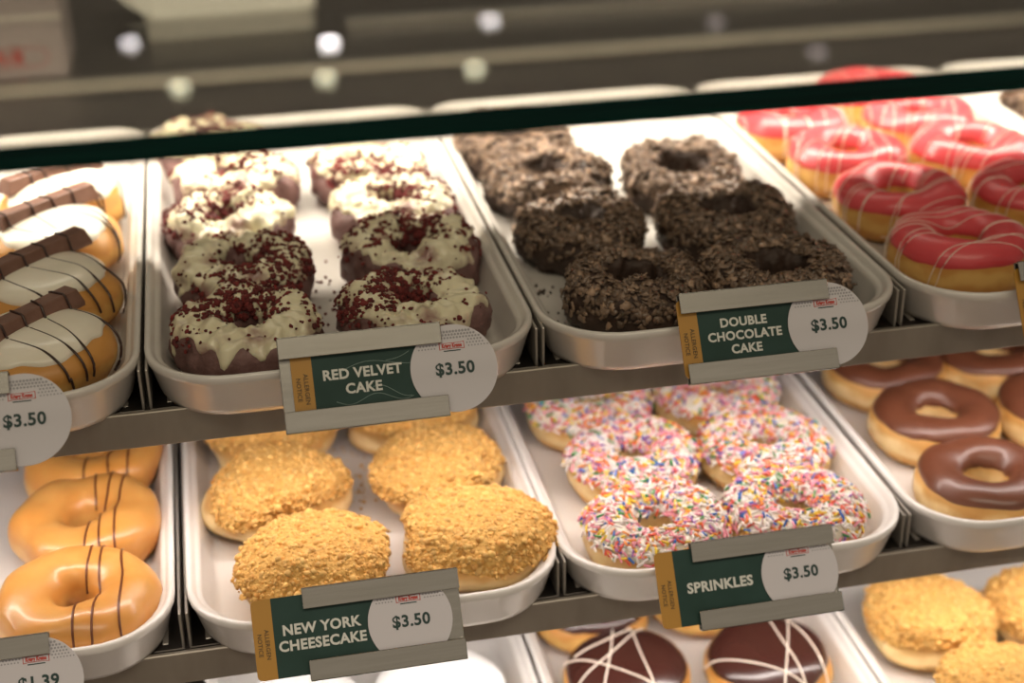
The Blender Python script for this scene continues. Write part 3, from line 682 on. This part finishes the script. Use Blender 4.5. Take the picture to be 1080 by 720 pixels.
# ------------------------------------------------------------------ price tags
def price_tag(label, x, y, z, card_off, lines, price, size=.0096, chalk=False, theta=33):
    t = thing('price_tag', label, 'price tag', (x, y, z), (math.radians(90 - theta), 0, 0), 'price tags')
    hw, hh = .0475, .0278
    hb = MB().box((-hw, -hh, -.0012), (hw, hh, 0.0), .0003)
    hb.box((-hw, hh - .0010, -.0012), (hw, hh, .0052), .0003).box((-hw, -hh, -.0012), (hw, -hh + .0010, .0052), .0003)
    hb.build('holder_plate', HOLDER, t)
    MB().box((-hw, hh - .0126, .0042), (hw, hh, .0052), .0003).build('upper_lip', HOLDER, t)
    MB().box((-hw, -hh, .0042), (hw, -hh + .0126, .0052), .0003).build('lower_lip', HOLDER, t)
    cl = MB().box((-.012, -hh + .001, -.0185), (.012, -hh + .010, -.0012), .0006).build('mounting_clip', STEEL, t)
    xl = -hw + card_off; xr = xl + .120; ch = .0238; cr = .0258; xc = xr - cr
    r = .003; P = [(xc, -ch), (xc, ch)]
    P = [(xl + .0118, -ch), (xc, -ch), (xc, ch), (xl + .0118, ch)]
    MB().poly(P, .0008, .0016).build('name_card', GREENCARD, t)
    Q = [(xl + .0120, -ch), (xl + .0120, ch)] + [(xl + r + r * math.cos(math.radians(a)), ch - r + r * math.sin(math.radians(a))) for a in (90, 120, 150, 180)] + \
        [(xl + r + r * math.cos(math.radians(a)), -ch + r + r * math.sin(math.radians(a))) for a in (180, 210, 240, 270)]
    MB().poly(Q, .0008, .00165).build('allergen_strip', ORANGE, t)
    MB().disc((xc, 0), cr, .0018, .0025, 72).build('price_circle', WHITECARD, t)
    d = MB()
    for iy in range(7):
        yy = .0105 + iy * .00185
        for ix in range(-13, 14):
            xx = ix * .00185 + (.0009 if iy % 2 else 0)
            if math.hypot(xx, yy) < cr - .0012 and yy > .0105 and not (abs(xx) < .0085 and yy < .0168): d.disc((xc + xx, yy), .00042 + .00006 * iy, .0024, .00262, 8)
    d.build('dot_pattern', INKGREY, t)
    # emblem: bow-tie outline, red script, dark underline
    E = [(-.0075, -.0022), (-.0045, -.0018), (.0045, -.0018), (.0075, -.0022), (.0075, .0022), (.0045, .0018), (-.0045, .0018), (-.0075, .0022)]
    MB().poly([(xc + a, .0132 + b) for a, b in E], .0024, .00265).build('emblem_border', INKRED, t)
    MB().poly([(xc + a * .94, .0132 + b * .80) for a, b in E], .0026, .0028).build('emblem_ground', WHITECARD, t)
    text_mesh('emblem_lettering', 'Krispy Kreme', .0030, INKRED, t, (xc, .0132, .0029), 0, .075, sx=.66, ext=.00005)
    MB().box((xc - .0050, .0100, .0024), (xc + .0050, .0106, .0027)).build('emblem_underline', INKGREEN, t)
    text_mesh('price_lettering', price, .0098, INKGREEN, t, (xc + .0004, -.0005, .0027), 0, .028)
    if lines:
        xm = (xl + .0118 + xc - cr) / 2 + .0005
        n = len(lines)
        for i, s in enumerate(lines):
            text_mesh('name_lettering', s, size, INKWHITE, t, (xm, ((n - 1) / 2 - i) * size * 1.10 - .001, .0018), 0, .034)
    if lines is not None:
        text_mesh('allergen_lettering', 'ALLERGEN', .0036, INKBROWN, t, (xl + .0078, -.003, .0018), -math.pi / 2, .01)
        text_mesh('allergen_lettering', 'NOTICE', .0036, INKBROWN, t, (xl + .0034, -.003, .0018), -math.pi / 2, .01)
    if chalk:
        cm = MB(); rng = np.random.default_rng(5)
        def sw(pts): cm.tube([(px, py, .00165) for px, py in pts], .00022, 5)
        sw([(xl + .026 + .05 * q, .004 + .006 * q + .0035 * math.sin(q * 5)) for q in np.linspace(0, 1, 24)])
        sw([(xl + .055 + .014 * q, .009 + .004 * q * q) for q in np.linspace(0, 1, 12)])
        sw([(xl + .024 + .045 * q, -.012 - .0025 * math.sin(q * 9)) for q in np.linspace(0, 1, 30)])
        sw([(xl + .046 + .022 * q, -.009 + .004 * math.sin(q * 4 + 1)) for q in np.linspace(0, 1, 20)])
        cm.build('chalk_swirl', CHALK, t)
    return t
CY = -0.031
# centre points on the sight lines of each holder, in the plane y = CY (per shelf)
def zat(p40, p72, y): q = (y + .04) / (-.032); return [p40[k] + (p72[k] - p40[k]) * q for k in (0, 2)]
x, z = zat((.124, -.04, -.003), (.121, -.072, .014), CY)
price_tag('price tag reading RED VELVET CAKE on the upper shelf rail', x + .001, CY, UZ + z + .003, .0065, ['RED VELVET', 'CAKE'], '$3.50', size=.0081, chalk=True)
x, z = zat((.363, -.04, .002), (.350, -.072, .019), CY)
price_tag('price tag reading DOUBLE CHOCOLATE CAKE on the upper shelf rail', x, CY, UZ + z, -.0015, ['DOUBLE', 'CHOCOLATE', 'CAKE'], '$3.50', size=.0075)
x, z = zat((.130, -.04, -.169), (.127, -.072, -.145), CY + LY)
price_tag('price tag reading NEW YORK CHEESECAKE on the middle shelf rail', x - .002, CY + LY, UZ + z - .0045, -.0310, ['NEW YORK', 'CHEESECAKE'], '$3.50', size=.0085)
x, z = zat((.380, -.04, -.185), (.367, -.072, -.160), CY + LY)
price_tag('price tag reading SPRINKLES on the middle shelf rail', x - .0005, CY + LY, UZ + z + .0055, -.0240, ['SPRINKLES'], '$3.50', size=.0088)
price_tag('price tag cut by the picture edge, below the wafer bar donuts', -.1175, CY, UZ - .0075, .0065, None, '$3.50')
price_tag('price tag cut by the picture edge, below the striped glazed donuts', -.1170, CY + LY, UZ - .1630, -.0075, None, '$1.39')
price_tag('price tag showing only its amber strip, below the pink iced donuts', .590, CY, UZ - .005, -.002, [], '$3.50')

# crumbs fallen on the trays
def fallen(name, label, pts, lv, m, col, rng, s0=.0006, s1=.0015):
    it = []
    for x, y in pts:
        s = rng.uniform(s0, s1); k = rng.uniform(.7, 1.2)
        it.append((blob(rng) * s + np.array((x, y, UZ - lv * H - .0268 + s * .6)), ICF, tuple(q * k for q in col)))
    o = scatter(name, it, m, None, smooth=False); return tag(o, label, 'crumbs', kind='stuff')
rng = np.random.default_rng(3)
fallen('fallen_crumbs', 'tiny golden crumbs fallen between the crumb topped donuts', [(rng.normal(.133, .006), rng.uniform(.03, .2)) for _ in range(60)], 1, GRAHAM, (.6, .36, .1), rng)
fallen('fallen_crumbs', 'dark red crumbs fallen between the red velvet donuts', [(rng.normal(.121, .006), rng.uniform(.02, .2)) for _ in range(26)], 0, REDCRUMB, (.115, .0115, .0095), rng)
fallen('fallen_crumbs', 'dark chocolate crumbs fallen beside the chocolate shaving donuts', [(rng.normal(.262, .004), rng.uniform(.03, .12)) for _ in range(26)] + [(rng.normal(.363, .004), rng.uniform(.03, .16)) for _ in range(16)], 0, FLAKE, (.05, .03, .02), rng)
